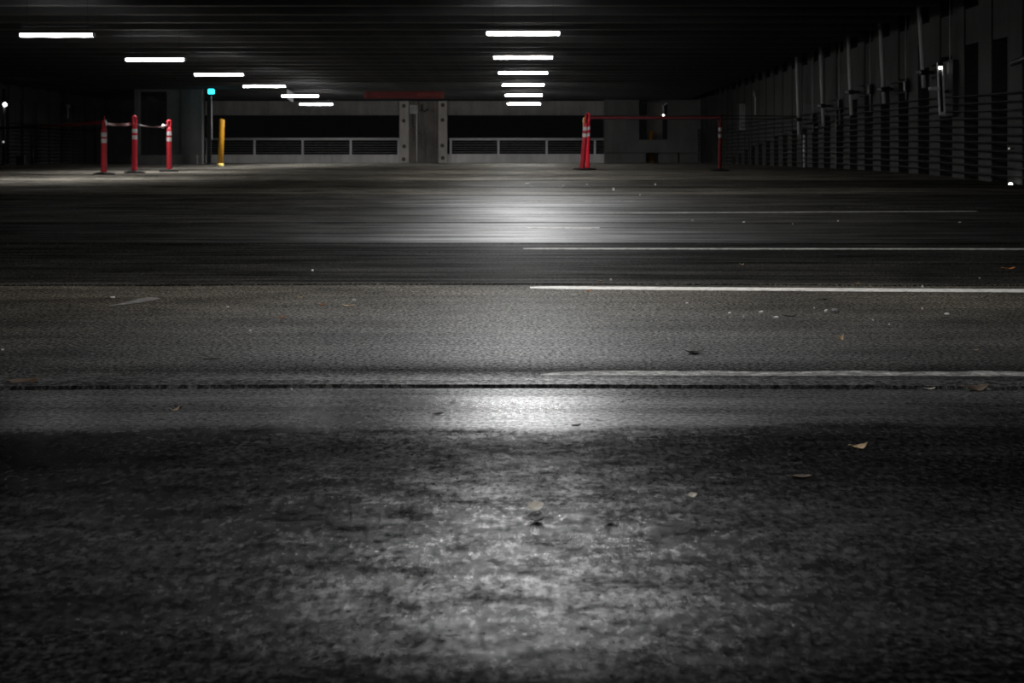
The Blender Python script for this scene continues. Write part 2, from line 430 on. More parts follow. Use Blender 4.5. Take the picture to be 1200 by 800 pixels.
def make_left_wall():
    bm = bmesh.new()
    box(bm, XL-0.4, XL-0.12, -5, 61.8, -0.2, DECK_Z+0.01)
    for k in range(-18, 27):
        yf = 22.33+PITCH*k
        box(bm, XL-0.15, XL, yf-0.78, yf, -0.2, DECK_Z+0.01)
        box(bm, XL-0.15, XL-0.06, yf, yf+PITCH-0.78, CZ+2.2, DECK_Z+0.01)
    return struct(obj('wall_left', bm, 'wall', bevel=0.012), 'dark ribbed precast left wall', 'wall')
wall_left = make_left_wall()

def cable_barrier(x, y0, y1, label, posts):
    e = empty('cable_barrier', label, 'barrier')
    for i in range(11):
        pts = []
        n = 44
        for k in range(n+1):
            y = y0+(y1-y0)*k/n
            sag = 0.012*mnoise.noise(Vector((y*0.35, i*2.3, x)))
            pts.append((x, y, fz(y)+0.13+0.128*i+sag))
        obj('cable', T(pts, 0.0125, 6), 'cable', e, smooth=True)
    for y in posts:
        obj('post', B(x-0.012, x+0.012, y-0.03, y+0.03, fz(y)-0.01, fz(y)+1.47), 'dark_metal', e)
    return e
cable_barrier(XR-0.13, 14, 61.0, 'eleven thin dark cables strung along the slotted right wall', [18.5, 33.9, 47.0, 60.5])
cable_barrier(XL+0.12, 38, 58.6, 'thin dark cables strung along the left wall behind the red posts', [39, 50.5, 58.2])

# ------------------------------------------------------------------ back wall
def zt(py, y): return CZ+(HY-py)*y/F
def xat(px, y): return (px-HX)*y/F
bm = bmesh.new()
fzb = fz(YB)-0.15
X0, X1 = xat(239, YB), xat(708.5, YB)
box(bm, X0, X1, YB, YB+0.35, zt(135, YB), zt(135, YB)+0.62)   # edge beam over the openings
wb = struct(obj('wall_back', bm, 'edge_beam', bevel=0.02), 'stained concrete edge beam over the dark openings at the far end', 'wall')
bm = bmesh.new(); box(bm, X0, xat(469, YB), YB+0.02, YB+0.30, fzb, zt(181, YB))
struct(obj('trim_1', bm, 'parapet', bevel=0.02), 'low pale concrete kerb under the left railing', 'kerb')
bm = bmesh.new(); box(bm, xat(523, YB), X1, YB+0.02, YB+0.30, fzb, zt(180.3, YB))
struct(obj('trim_2', bm, 'parapet', bevel=0.02), 'low pale concrete kerb under the right railing', 'kerb')

# right-hand section with a window opening, raised over a recessed plinth
YR = 60.9
bm = bmesh.new()
xa, xb = xat(708.5, YR), XR+0.1
wx0, wx1 = xat(749, YR), xat(783, YR)
zs, ztop, zw0, zw1 = zt(179, YR), DECK_Z+0.01, zt(163.5, YR), zt(106.5, YR)
box(bm, xa, wx0, YR, YR+0.3, zs, ztop); box(bm, wx1, xb, YR, YR+0.3, zs, ztop)
box(bm, wx0, wx1, YR, YR+0.3, zs, zw0); box(bm, wx0, wx1, YR, YR+0.3, zw1, ztop)
box(bm, xa+0.05, xat(757.5, YR), YR+0.14, YR+0.3, fzb, zs+0.02)
box(bm, xat(772, YR), xat(795, YR), YR+0.14, YR+0.3, fzb, zs+0.02)
box(bm, xat(797, YR), xb, YR+0.10, YR+0.3, fzb, zs+0.02)
box(bm, xa, xa+0.25, YR+0.3, YR+1.0, fzb, ztop)
struct(obj('wall_back_right', bm, 'core', bevel=0.02), 'dark concrete wall with a tall window opening right of the far railing', 'wall')
# pier standing behind that window
bm = bmesh.new(); box(bm, xat(757, 63.6), xat(776, 63.6), 63.4, 63.8, fz(63.6)-0.1, zt(120, 63.6))
box(bm, wx0-0.5, wx1+0.8, 63.45, 63.75, zt(122, 63.6), DECK_Z)
struct(obj('wall_behind_window', bm, 'edge_beam', bevel=0.02), 'concrete pier seen through the window opening', 'wall')

# left stair core standing forward of the back wall, and the wall piece between it and the left wall
YC = 51.8
bm = bmesh.new()
cx0, cx1 = xat(157, YC), xat(237, YC)
ox0, ox1 = xat(162.5, YC), xat(195, YC)
zc = fz(YC)-0.15; zp = zt(181, YC)
box(bm, cx0, ox0, YC, YC+0.3, zc, DECK_Z+0.01)
box(bm, ox1, xat(211, YC), YC+0.03, YC+0.3, zc, DECK_Z+0.01)
box(bm, xat(211, YC), cx1, YC, YC+0.3, zc, DECK_Z+0.01)
box(bm, ox0, ox1, YC, YC+0.3, zt(107.5, YC), DECK_Z+0.01)
box(bm, cx0-0.1, cx1-0.15, YC-0.16, YC, zc, zp-0.02)
struct(obj('wall_stair_core', bm, 'core', bevel=0.02), 'dark concrete stair core with an open doorway left of the teal lamp', 'wall')
bm = bmesh.new()
sv = Vector((ox0-0.1, YC+1.6, 0))
box(bm, ox0-0.1, ox1+0.3, YC+1.5, YC+2.6, zt(115, YC), zt(111, YC), rot=Matrix.Rotation(math.radians(14), 3, 'Y'), pivot=(ox0, YC+2, zt(113, YC)))
o = struct(obj('ceiling_stair', bm, 'core'), 'sloping underside of the stair inside the doorway', 'stair')
bm = bmesh.new()
box(bm, XL-0.1, xat(240, 60.6), 60.4, 60.7, fz(60)-0.15, DECK_Z+0.01)
struct(obj('wall_back_left', bm, 'wall', bevel=0.02), 'dark wall piece in the far left corner', 'wall')

# twin columns at the centre of the far wall, corrugated panel between
YK = 61.0
def column(p0, p1, label, plates):
    x0, x1 = xat(p0, YK), xat(p1, YK)
    bm = B(x0, x1, YK, YK+0.28, fzb, zt(121, YK)+0.1)
    c = tag(obj('concrete_column', bm, 'column', bevel=0.02), label, 'column', 'twin columns of the far wall')
    for py in plates:
        bm = bmesh.new(); lathe(bm, [(0.085, 0), (0.085, 0.02), (0.05, 0.03), (0.05, 0.055), (0.012, 0.06)], 14)
        bmesh.ops.rotate(bm, verts=bm.verts[:], matrix=Matrix.Rotation(PI/2, 3, 'X'))
        obj('bolt_plate', bm, 'rust', c, ((x0+x1)/2+random.uniform(-.02, .02), YK+0.004, zt(py, YK)))
column(468, 479, 'stained concrete column with dark bolt plates left of the corrugated panel', (124, 141.5, 171.5, 186.5))
column(513.7, 524, 'stained concrete column with dark bolt plates right of the corrugated panel', (123, 140.5, 170.5, 185))
bm = bmesh.new()
px0, px1 = xat(478.8, YK), xat(514, YK)
n = 32; prev = None; za, zb = fzb, zt(121, YK)+0.1
for i in range(n+1):
    x = px0+(px1-px0)*i/n; d = 0.045 if (i//2) % 2 else 0.0
    cur = (bm.verts.new((x, YK+0.08+d, za)), bm.verts.new((x, YK+0.08+d, zb)), bm.verts.new((x, YK+0.25, za)), bm.verts.new((x, YK+0.25, zb)))
    if prev:
        for a, b_ in ((0, 1), (3, 2)): bm.faces.new((prev[a], cur[a], cur[b_], prev[b_]))
        bm.faces.new((prev[1], cur[1], cur[3], prev[3])); bm.faces.new((prev[0], prev[2], cur[2], cur[0]))
    else: bm.faces.new((cur[0], cur[1], cur[3], cur[2]))
    prev = cur
bm.faces.new((prev[0], prev[2], prev[3], prev[1]))
tag(obj('corrugated_panel', bm, 'panel_metal'), 'grimy vertical corrugated panel standing between the two far columns', 'panel')
bx0, bx1 = xat(480, YK), xat(489.8, YK)
e = empty('junction_box', 'grey electrical box high on the corrugated panel with conduits below', 'electrical box', ((bx0+bx1)/2, YK+0.05, zt(133.5, YK)))
hb = zt(123, YK)-zt(133.5, YK); hw = (bx1-bx0)/2
obj('box_body', B(-hw, hw, -0.12, 0.02, 0, hb), 'grey_box', e, bevel=0.012)
obj('box_door', B(-hw+0.03, hw-0.03, -0.135, -0.12, 0.03, hb-0.03), 'grey_box', e)
obj('conduit', T([(hw*0.7, -0.03, 0), (hw*0.7, -0.03, zt(191, YK)-zt(133.5, YK)+0.02)], 0.022, 8), 'steel', e, smooth=True)
obj('conduit', T([(-hw*0.3, -0.03, 0), (-hw*0.3, -0.03, -0.5), (hw*2.1, -0.03, -0.95)], 0.016, 8), 'dark_metal', e, smooth=True)
e = empty('conduit_elbow', 'dark curled pipe fitting beside the grey electrical box at far wall', 'pipe', (xat(497, YK), YK+0.03, zt(130, YK)))
obj('pipe', T([(-0.1, 0, 0.28), (-0.1, 0, 0.05), (0.0, -0.02, -0.03), (0.1, -0.02, 0.02), (0.16, 0, 0.1)], 0.035, 8), 'dark_metal', e, smooth=True)
obj('flange', B(-0.16, -0.04, -0.05, 0.05, -0.02, 0.08), 'dark_metal', e)
obj('pipe', T([(0.3, 0, 0.05), (0.3, 0.0, -0.03), (0.38, 0, -0.06), (0.42, 0, 0.02), (0.36, 0, 0.09), (0.3, 0, 0.05)], 0.014, 6), 'dark_metal', e, smooth=True)

# ------------------------------------------------------------------ railings
def railing(xs, xe0, xe1, top, curb, label):
    e = empty('guard_railing', label, 'railing', (0, YB+0.15, 0))
    z1 = zt(top, YB); z0 = zt(curb, YB)
    obj('top_rail', T([(xe0, 0, z1), (xe1, 0, z1)], 0.055, 10), 'rail', e, smooth=True)
    for x in xs:
        obj('post', B(x-0.045, x+0.045, -0.03, 0.03, z0-0.01, z1), 'rail', e, bevel=0.006)
    for i in range(5):
        z = z0+(z1-z0)*(0.14+0.155*i)
        obj('cable', T([(xe0, 0.045, z), (xe1, 0.045, z)], 0.009, 6), 'grey_box', e, smooth=True)
railing([xat(p, YB) for p in (242, 297.5, 354, 410.5, 466.5)], xat(239, YB), xat(467.5, YB), 162.8, 181, 'pale metal guard railing in the opening left of the columns')
railing([xat(p, YB) for p in (528, 584, 640.7, 697.3)], xat(526, YB), xat(708, YB), 163, 180.3, 'pale metal guard railing in the opening right of the columns')

# ------------------------------------------------------------------ strip lights
def make_strip(label, loc, watts=48.0, spread=180.0, tm='tube'):
    e = empty('strip_light', label, 'light', loc, (0, 0, 0), 'lit strip lights under the beams')
    Lh = 0.61
    bm = bmesh.new()                     # sheet housing, trapezoid cross-section
    sec = [(-0.05, 0.026), (0.05, 0.026), (0.035, 0.045), (-0.035, 0.045)]
    ra = [bm.verts.new((-Lh, y, z)) for y, z in sec]; rb = [bm.verts.new((Lh, y, z)) for y, z in sec]
    for i in range(4): bm.faces.new((ra[i], ra[(i+1) % 4], rb[(i+1) % 4], rb[i]))
    bm.faces.new(ra[::-1]); bm.faces.new(rb)
    obj('housing', bm, 'housing', e, bevel=0.004)
    bm = bmesh.new()                     # half-round diffuser
    n = 8; rings = []
    for x in (-Lh+0.01, Lh-0.01):
        rings.append([bm.verts.new((x, 0.062*math.cos(PI-0.42+(PI+0.84)*i/n), 0.012+0.034*math.sin(PI-0.42+(PI+0.84)*i/n))) for i in range(n+1)])
    for i in range(n): bm.faces.new((rings[0][i], rings[0][i+1], rings[1][i+1], rings[1][i]))
    bm.faces.new((rings[0][n], rings[0][0], rings[1][0], rings[1][n]))
    bm.faces.new(rings[0][::-1]); bm.faces.new(rings[1])
    obj('diffuser', bm, tm, e)
    ld = bpy.data.lights.new('lamp', 'AREA'); ld.shape = 'RECTANGLE'; ld.size = 1.2; ld.size_y = 0.11
    ld.energy = watts; ld.color = (1.0, 0.985, 0.965); ld.spread = math.radians(spread)
    lo = bpy.data.objects.new('lamp', ld); COL.objects.link(lo); lo.parent = e; lo.location = (0, 0, -0.026)
    for s in (-1, 1):
        obj('end_cap', B(s*Lh-0.012, s*Lh+0.012, -0.064, 0.064, -0.022, 0.045), 'housing', e, bevel=0.004)
        obj('hanger_rod', T([(s*0.5, 0, 0.04), (s*0.5, 0, DECK_Z-loc[2]+0.01)], 0.0035, 6), 'cable', e)
    bm = bmesh.new()                     # slotted strut above
    box(bm, -0.62, 0.82, -0.012, 0.012, 0.150, 0.158)
    obj('strut_channel', bm, 'dark_metal', e)
    return e
ys = [23.6+5.78*k for k in range(6)]
cen = [(613, 40), (613, 68), (613, 86), (613, 100), (613.5, 112), (614, 122)]
lef = [(67, 42), (182, 70.5), (257, 88), (310, 101.5), (352, 113), (370.5, 122.6)]
lab_c = ['nearest and longest lit strip light of the right-hand row in view', 'second lit strip light from the lens in the right-hand row',
         'third lit strip light from the lens in the right-hand row', 'fourth lit strip light from the lens in the right-hand row',
         'fifth lit strip light from the lens in the right-hand row', 'farthest lit strip light of the right-hand row, over the right railing']
lab_l = ['leftmost and longest lit strip light of the left-hand row', 'second lit strip light from the lens in the left-hand row, above the red posts',
         'third lit strip light from the lens in the left-hand row, just above the teal lamp', 'fourth lit strip light from the lens in the left-hand row',
         'lit strip light of the left-hand row crossed by the small pale hanging sign', 'farthest lit strip light of the left-hand row, over the left railing']
proto = proto_left = proto_far = None
for k in range(6):
    for row in (0, 1):
        (px, py), lab = ((cen[k], lab_c[k]), (lef[k], lab_l[k]))[row]
        p = tuple(W(px, py-0.3, ys[k]))
        if k >= 4:
            if proto_far is None: proto_far = make_strip(lab, p, 48.0, 180.0, 'tube_far')
            else: dup(proto_far, p, lab)
        elif row == 0:
            if proto is None: proto = make_strip(lab, p)
            else: dup(proto, p, lab)
        else:
            if proto_left is None: proto_left = make_strip(lab, p, 90.0, 130.0, 'tube_dim')
            else: dup(proto_left, p, lab)
# the right-hand row goes on towards and over the lens, out of frame
for k, (y, lab) in enumerate(((17.82, 'lit strip light of the right-hand row just above the top of the view'),
                              (12.04, 'lit strip light of the right-hand row high above the second stall line'),
                              (6.26, 'lit strip light of the right-hand row above the nearest fresh stall line'))):
    make_strip(lab, (0.02, y, CZ+2.17), (70.0, 70.0, 62.0)[k])
make_strip('dim strip light of the right-hand row right overhead, out of view', (0.02, 0.48, CZ+2.17), 60.0, 180.0, 'tube_dim')

# ------------------------------------------------------------------ paint on the floor
def stall_line(name, pts0, width, m, label, rough=0.006):
    """strip following the floor; pts0 = [(x, y)] of its centre line"""
    bm = bmesh.new(); n = 160; prev = None
    for i in range(n+1):
        t = i/n; x = pts0[0][0]+(pts0[1][0]-pts0[0][0])*t; y = pts0[0][1]+(pts0[1][1]-pts0[0][1])*t
        y += 0.012*mnoise.noise(Vector((x*1.1, y, 9)))
        w = width/2*(1+0.10*mnoise.noise(Vector((x*5, 1, y))))
        if i < 4: w *= (0.45, 0.7, 0.88, 0.96)[i]
        e0 = rough*mnoise.noise(Vector((x*21, 0, y))); e1 = rough*mnoise.noise(Vector((x*23, 5, y)))
        a, b_ = y-w+e0, y+w+e1
        cur = [bm.verts.new((x, a, fz(a)+0.0005)), bm.verts.new((x, a+0.003, fz(a)+0.003)), bm.verts.new((x, b_-0.003, fz(b_)+0.003)), bm.verts.new((x, b_, fz(b_)+0.0005))]
        if prev:
            for j in range(3): bm.faces.new((prev[j], cur[j], cur[j+1], prev[j+1]))
        prev = cur
    return tag(obj(name, bm, m), label, 'road marking')
stall_line('stall_line', [(0.045, 3.64), (6.6, 3.61)], 0.175, 'paint_worn', 'nearest stall line, worn almost grey, beside the dark floor joint', 0.02)
stall_line('stall_line', [(0.03, 6.20), (6.6, 5.72)], 0.13, 'paint_clean', 'brightest white stall line, second from the lens, running off to the right')
p = floor_at(614, 291.5); stall_line('stall_line', [(0.0, p.y), (6.6, p.y-0.08)], 0.12, 'paint', 'thin white stall line, third from the lens, fading right past the dark slab')
p = floor_at(618, 267.3); stall_line('stall_line', [(0.03, p.y), (0.62, p.y+0.02)], 0.10, 'paint', 'short remnant of a stall line between the third and the farther long line')
p = floor_at(617, 250); stall_line('stall_line', [(0.03, p.y), (4.6, p.y+0.42)], 0.12, 'paint', 'farthest long white stall line, running right under the strip lights')
p = floor_at(620, 236); stall_line('stall_line', [(0.05, p.y), (1.3, p.y+0.03)], 0.10, 'paint_worn', 'faint short stall line beyond all the other white lines')
# a pale elongated smear on the left
bm = bmesh.new()
sc = [(128, 358.5, 0.2), (140, 357, 0.8), (152, 355, 1.6), (164, 352.5, 2.4), (174, 351, 2.4), (182, 350.3, 1.4), (187, 350, 0.3)]
prev = None
for px, py, hh in sc:
    a = floor_at(px, py+hh); b_ = floor_at(px, py-hh)
    cur = (bm.verts.new(a+Vector((0, 0, 0.002))), bm.verts.new(b_+Vector((0, 0, 0.002))))
    if prev: bm.faces.new((prev[0], cur[0], cur[1], prev[1]))
    prev = cur
tag(obj('pale_smear', bm, 'smear'), 'pale elongated smear on the floor at the left', 'floor mark')

# ------------------------------------------------------------------ red delineator posts
def delineator(name, label, loc, rot=(0, 0, 0), h=1.07, r=0.05, base=True, turn=0.0, tip=False, m='red'):
    e = empty(name, label, 'traffic post', loc, rot, 'red plastic delineator posts')
    bm = bmesh.new()
    s = h/1.07
    lathe(bm, [(r*1.16, 0.02), (r*1.14, 0.06), (r*1.04, 0.12), (r, 0.30), (r*0.98, 0.80*s), (r*0.94, 0.865*s), (r*0.80, 0.885*s), (r*0.45, 0.90*s)], 22)
    obj('post', bm, m, e, smooth=True)
    for z0 in (0.655*s, 0.775*s):
        bm = bmesh.new(); lathe(bm, [(r*0.985, z0-0.04), (r*1.02, z0-0.038), (r*1.02, z0+0.038), (r*0.985, z0+0.04)], 22)
        obj('reflective_band', bm, 'reflector' if m == 'red' else 'reflector_shaded', e, smooth=False)
    # loop handle with a slot through it
    pts = []
    hw, z0, z1 = r*0.60, 0.895*s, h-0.03
    for i in range(24):
        a = 2*PI*i/24
        x = hw*max(-1, min(1, 1.35*math.cos(a))); z = (z0+z1)/2+(z1-z0)/2*math.sin(a)
        pts.append((x*math.cos(turn), x*math.sin(turn), z))
    bm = bmesh.new(); tube(bm, pts, r*0.44, 10, closed=True)
    obj('handle', bm, m, e, smooth=True)
    if tip:
        obj('handle_tip', T([(0.005, 0, h-0.03), (0.008, 0, h+0.02), (0.004, 0, h+0.055)], [0.014, 0.010, 0.004], 6), m, e, smooth=True)
    if base:
        bm = bmesh.new(); n = 8; R = 0.205
        bot = [bm.verts.new((R*math.cos(PI/8+2*PI*i/n), R*math.sin(PI/8+2*PI*i/n), 0)) for i in range(n)]
        mid = [bm.verts.new((v.co.x, v.co.y, 0.025)) for v in bot]
        top = [bm.verts.new((v.co.x*0.45, v.co.y*0.45, 0.05)) for v in bot]
        for A, Bq in ((bot, mid), (mid, top)):
            for i in range(n): bm.faces.new((A[i], A[(i+1) % n], Bq[(i+1) % n], Bq[i]))
        bm.faces.new(bot[::-1]); bm.faces.new(top)
        obj('rubber_base', bm, 'rubber', e)
    return e
def post_at(px, py): return floor_at(px, py)
P1 = post_at(121.8, 204.6); P2 = post_at(157.8, 202.6); P3 = post_at(198.2, 200.9)
def hof(p, pytop): return (CZ+(HY-pytop)*p.y/F)-p.z
delineator('delineator_post', 'nearest red post of the left group, on a wide black base, with a pointed top', P1, h=hof(P1, 140), r=0.052, tip=True, turn=1.2, m='red_shaded')
delineator('delineator_post', 'brightest red post, in the middle of the three at the left', P2, h=hof(P2, 134.5), r=0.049)
delineator('delineator_post', 'dim red post at the right of the three, with white knot of tape', P3, h=hof(P3, 139.5), r=0.05, turn=0.6, m='red_shaded')
P4 = post_at(688.4, 199.0)
delineator('delineator_post', 'upright bright red post on the right side, propping a leaning one', P4, rot=(0, math.radians(0.8), 0), h=hof(P4, 131.5), r=0.047, turn=0.2)
P5 = post_at(681.6, 199.3)
P5.y -= 0.16; P5.z = fz(P5.y)
delineator('delineator_post', 'leaning red post tilted against the upright red post', P5, rot=(0, math.radians(5.0), 0), h=hof(P4, 131.5)-0.03, r=0.055, turn=1.0, m='red_shaded')
P6 = post_at(843.5, 200.4)
delineator('delineator_post', 'slim dim red post standing alone before the right wall', P6, rot=(0, math.radians(0.6), 0), h=hof(P6, 133), r=0.036, m='red_deep_shaded')

# ------------------------------------------------------------------ barrier tape
def ribbon(name, a, b_, sag, w, m, label, twist=0.0, n=40, group='barrier tapes'):
    bm = bmesh.new(); prev = None
    a, b_ = Vector(a), Vector(b_); d = (b_-a).normalized(); side = Vector((-d.y, d.x, 0)).normalized()
    for i in range(n+1):
        t = i/n; p = a.lerp(b_, t); p.z -= sag*4*t*(1-t)
        ang = twist*math.sin(t*PI*3)+0.15*mnoise.noise(Vector((t*9, 2, a.x)))
        u = Vector((0, 0, 1))*math.cos(ang)+side*math.sin(ang); nrm = side*math.cos(ang)-Vector((0, 0, 1))*math.sin(ang)
        cur = [bm.verts.new(p+u*w/2+nrm*0.0015), bm.verts.new(p-u*w/2+nrm*0.0015), bm.verts.new(p-u*w/2-nrm*0.0015), bm.verts.new(p+u*w/2-nrm*0.0015)]
        if prev:
            for j in range(4): bm.faces.new((prev[j], cur[j], cur[(j+1) % 4], prev[(j+1) % 4]))
        else: bm.faces.new(cur)
        prev = cur
    bm.faces.new(prev[::-1])
    return tag(obj(name, bm, m, smooth=False), label, 'tape', group)
t1 = W(120.2, 143, P1.y-0.01); t1b = W(124.2, 144.5, P1.y-0.01)
t2a = W(155, 144.8, P2.y); t2b = W(160.6, 145, P2.y); t3 = W(196.2, 147, P3.y)
ribbon('barrier_tape', W(-40, 151, 33.0), W(45, 147.2, 30.0), 0.02, 0.05, 'tape_dark', 'dark tape running in from the left edge to the red tape')
ribbon('barrier_tape', W(45, 147.2, 30.0), t1, 0.012, 0.06, 'tape', 'red tape coming from the left edge to the nearest red post', 0.2)
ribbon('barrier_tape', t1b, t2a, 0.025, 0.055, 'tape', 'sagging red tape between the two nearest posts at the left', 0.5)
ribbon('barrier_tape', t2b, t3, 0.05, 0.034, 'tape_dark', 'thin dark tape between the brightest post and the one with a knot', 0.9)
# white knot with loose ends
e = empty('tape_knot', 'crumpled white knot of tape at the right-hand red post of the three', 'knot', W(191.5, 147.8, P3.y-0.03))
bm = bmesh.new(); bmesh.ops.create_icosphere(bm, subdivisions=2, radius=0.035)
for v in bm.verts: v.co *= 1+0.5*mnoise.noise(v.co*60)
obj('knot', bm, 'white_plastic', e, smooth=True)
obj('loose_end', T([(0, 0, 0), (0.05, 0, 0.03), (0.105, 0.02, 0.035)], 0.014, 6, flat=0.3), 'white_plastic', e, smooth=True)
obj('loose_end', T([(0, 0, 0), (-0.02, -0.01, -0.03), (-0.035, 0, -0.045)], 0.012, 6, flat=0.3), 'white_plastic', e, smooth=True)
obj('loose_end', T([(0, 0, 0), (-0.015, 0.01, 0.03), (-0.02, 0, 0.05)], 0.010, 6, flat=0.3), 'white_plastic', e, smooth=True)
# white clip on the nearest post
tag(obj('tape_end', T([(0, -0.01, 0.05), (0.012, -0.02, 0.0), (0.014, -0.015, -0.05)], [0.010, 0.014, 0.008], 6, flat=0.4), 'white_plastic', None, W(124.2, 144, P1.y-0.05)),
    'pale loose end of tape hanging on the nearest red post', 'tape')
# slack dark rope behind the left group
pts = [W(34+12*i, 149.3+2.4*math.sin(PI*i/14)+0.16*i, 34-0.3*i) for i in range(8)]
tag(obj('slack_rope', T(pts, 0.012, 6), 'cable', smooth=True), 'slack dark rope sagging left of the nearest red post', 'rope')
# right side
ta = W(690.5, 137.6, P4.y-0.02); tb = W(843.5, 137.5, P6.y)
ribbon('barrier_tape', ta, tb, 0.015, 0.075, 'tape_dim', 'red tape stretched from the paired posts to the lone right post', 0.08)
for dz, l in ((0.035, 'upper dark cord stretched between the right posts and on to the wall pipe'), (-0.035, 'lower dark cord stretched between the right posts and on to the wall pipe')):
    q = W(935, 137.5, 38.6); pts = [ta+Vector((0, -0.014, dz)), tb+Vector((0, -0.055, dz)), q+Vector((-0.10, 0, dz))]
    pp = [pts[0].lerp(pts[1], i/16) for i in range(17)]+[pts[1].lerp(pts[2], i/16) for i in range(1, 17)]
    tag(obj('cord', T(pp, 0.011, 6), 'cable', smooth=True), l, 'cord', 'cords of the right-hand barrier')

# ------------------------------------------------------------------ yellow bollards
def bollard(label, foot, top_px, r, lean):
    h = hof(foot, top_px)
    e = empty('bollard', label, 'bollard', foot, (0, lean, 0), 'yellow steel bollards')
    bm = bmesh.new(); lathe(bm, [(r, -0.02), (r, h-0.05), (r*0.93, h-0.02), (r*0.6, h), (r*0.1, h+0.005)], 22)
    obj('post', bm, 'yellow', e, smooth=True)
    bm = bmesh.new(); lathe(bm, [(r*1.2, -0.02), (r*1.22, 0.05), (r*1.02, 0.08)], 18)
    obj('footing', bm, 'yellow_pale', e, smooth=True)
    return e
bollard('yellow bollard with a pale chipped foot beside the teal lamp pole', floor_at(258.2, 194.6), 139.5, 0.082, math.radians(2.2))
bollard('yellow bollard mostly hidden behind the paired red posts', floor_at(686.8, 194.0), 137.3, 0.085, math.radians(-0.5))
fb = Vector((xat(763, 62.3), 62.3, fz(62.3)))
bollard('yellow bollard behind the window opening of the far right wall', fb, 153.5, 0.10, 0)
lampb = empty('hanging_lamp', 'tiny lit lamp on a bent pipe in the window opening at far right', 'lamp', W(777.5, 135.2, 62.2))
bm = bmesh.new(); bmesh.ops.create_uvsphere(bm, u_segments=12, v_segments=8, radius=0.05); obj('bulb', bm, 'lamp_white', lampb, smooth=True)
obj('pipe', T([(0, 0, 0.03), (0.0, 0, 0.25), (-0.02, 0, 0.42), (0.12, 0, 0.52), (0.22, -0.05, 0.56)], 0.03, 8), 'steel', lampb, smooth=True)
obj('shade', B(-0.06, 0.06, -0.05, 0.05, 0.04, 0.08), 'dark_metal', lampb)

# ------------------------------------------------------------------ teal lamp on a pole
pb = Vector((xat(245.3, 50.5), 50.5, fz(50.5)))
e = empty('call_post', 'tall dark emergency call post topped by a glowing teal lamp', 'call post', pb)
hl = CZ+(HY-110)*50.5/F-pb.z
bm = bmesh.new(); lathe(bm, [(0.13, 0), (0.13, 0.03), (0.06, 0.05), (0.06, 0.08)], 16); obj('foot', bm, 'dark_metal', e)
clm = obj('column', B(-0.075, 0.075, -0.06, 0.06, 0.02, hl-0.16), 'dark_metal', e, bevel=0.01)
obj('pole', T([(0.10, -0.03, hl-1.62), (0.085, -0.03, hl-0.6), (0.075, -0.03, hl)], 0.022, 8), 'steel', e, smooth=True)
obj('lamp', B(-0.03, 0.17, -0.09, 0.09, hl, hl+0.17), 'teal', e, bevel=0.03)
obj('lamp_collar', B(0.02, 0.20, -0.06, 0.06, hl-0.05, hl), 'dark_metal', e, bevel=0.01)
obj('call_box', B(-0.09, 0.09, -0.11, -0.06, 1.05, 1.40), 'dark_metal', clm, bevel=0.01)

# ------------------------------------------------------------------ hanging clearance bar and sign
YS = 45.2
a, b_ = W(428, 115.3, YS), W(518.5, 115.3, YS)
e = empty('clearance_bar', 'long faded red bar hanging from the ceiling before the columns', 'hanging bar', ((a.x+b_.x)/2, YS, a.z))
hw = (b_.x-a.x)/2; hh = zt(107.2, YS)-a.z
obj('board', B(-hw, hw, -0.02, 0.02, 0, hh), 'redbar', e, bevel=0.012)
for s in (-1, 1):
    obj('end_cap', B(s*hw-0.05, s*hw+0.05, -0.028, 0.028, 0.01, hh-0.01), 'redbar_letter', e, bevel=0.01)
    obj('chain', T([(s*hw*0.9, 0, hh-0.01), (s*hw*0.9, 0, DECK_Z-a.z+0.01)], 0.007, 6), 'dark_metal', e)
for i in range(9):     # illegible faded marks near the right end
    x = hw*0.36+0.085*i
    obj('faded_mark', B(x, x+0.05, -0.0225, -0.019, hh*(0.45-0.02*i), hh*(0.75-0.02*i)), 'redbar_letter', e)
ys_ = 49.4
c = W(340, 112.5, ys_)
e = empty('hanging_sign', 'small pale sign hanging askew at the fifth left-hand strip light', 'sign', tuple(c), (0, 0, math.radians(58)))
bm = bmesh.new(); vs = box(bm, -0.16, 0.16, -0.012, 0.012, -0.16, 0.17)
for v in vs: v.co.z -= 0.35*v.co.x
obj('panel', bm, 'sign', e, bevel=0.004)
for s in (-1, 1): obj('hanger', T([(s*0.12, 0, 0.15-0.35*s*0.12), (s*0.12, 0, DECK_Z-c.z+0.01)], 0.005, 6), 'dark_metal', e)

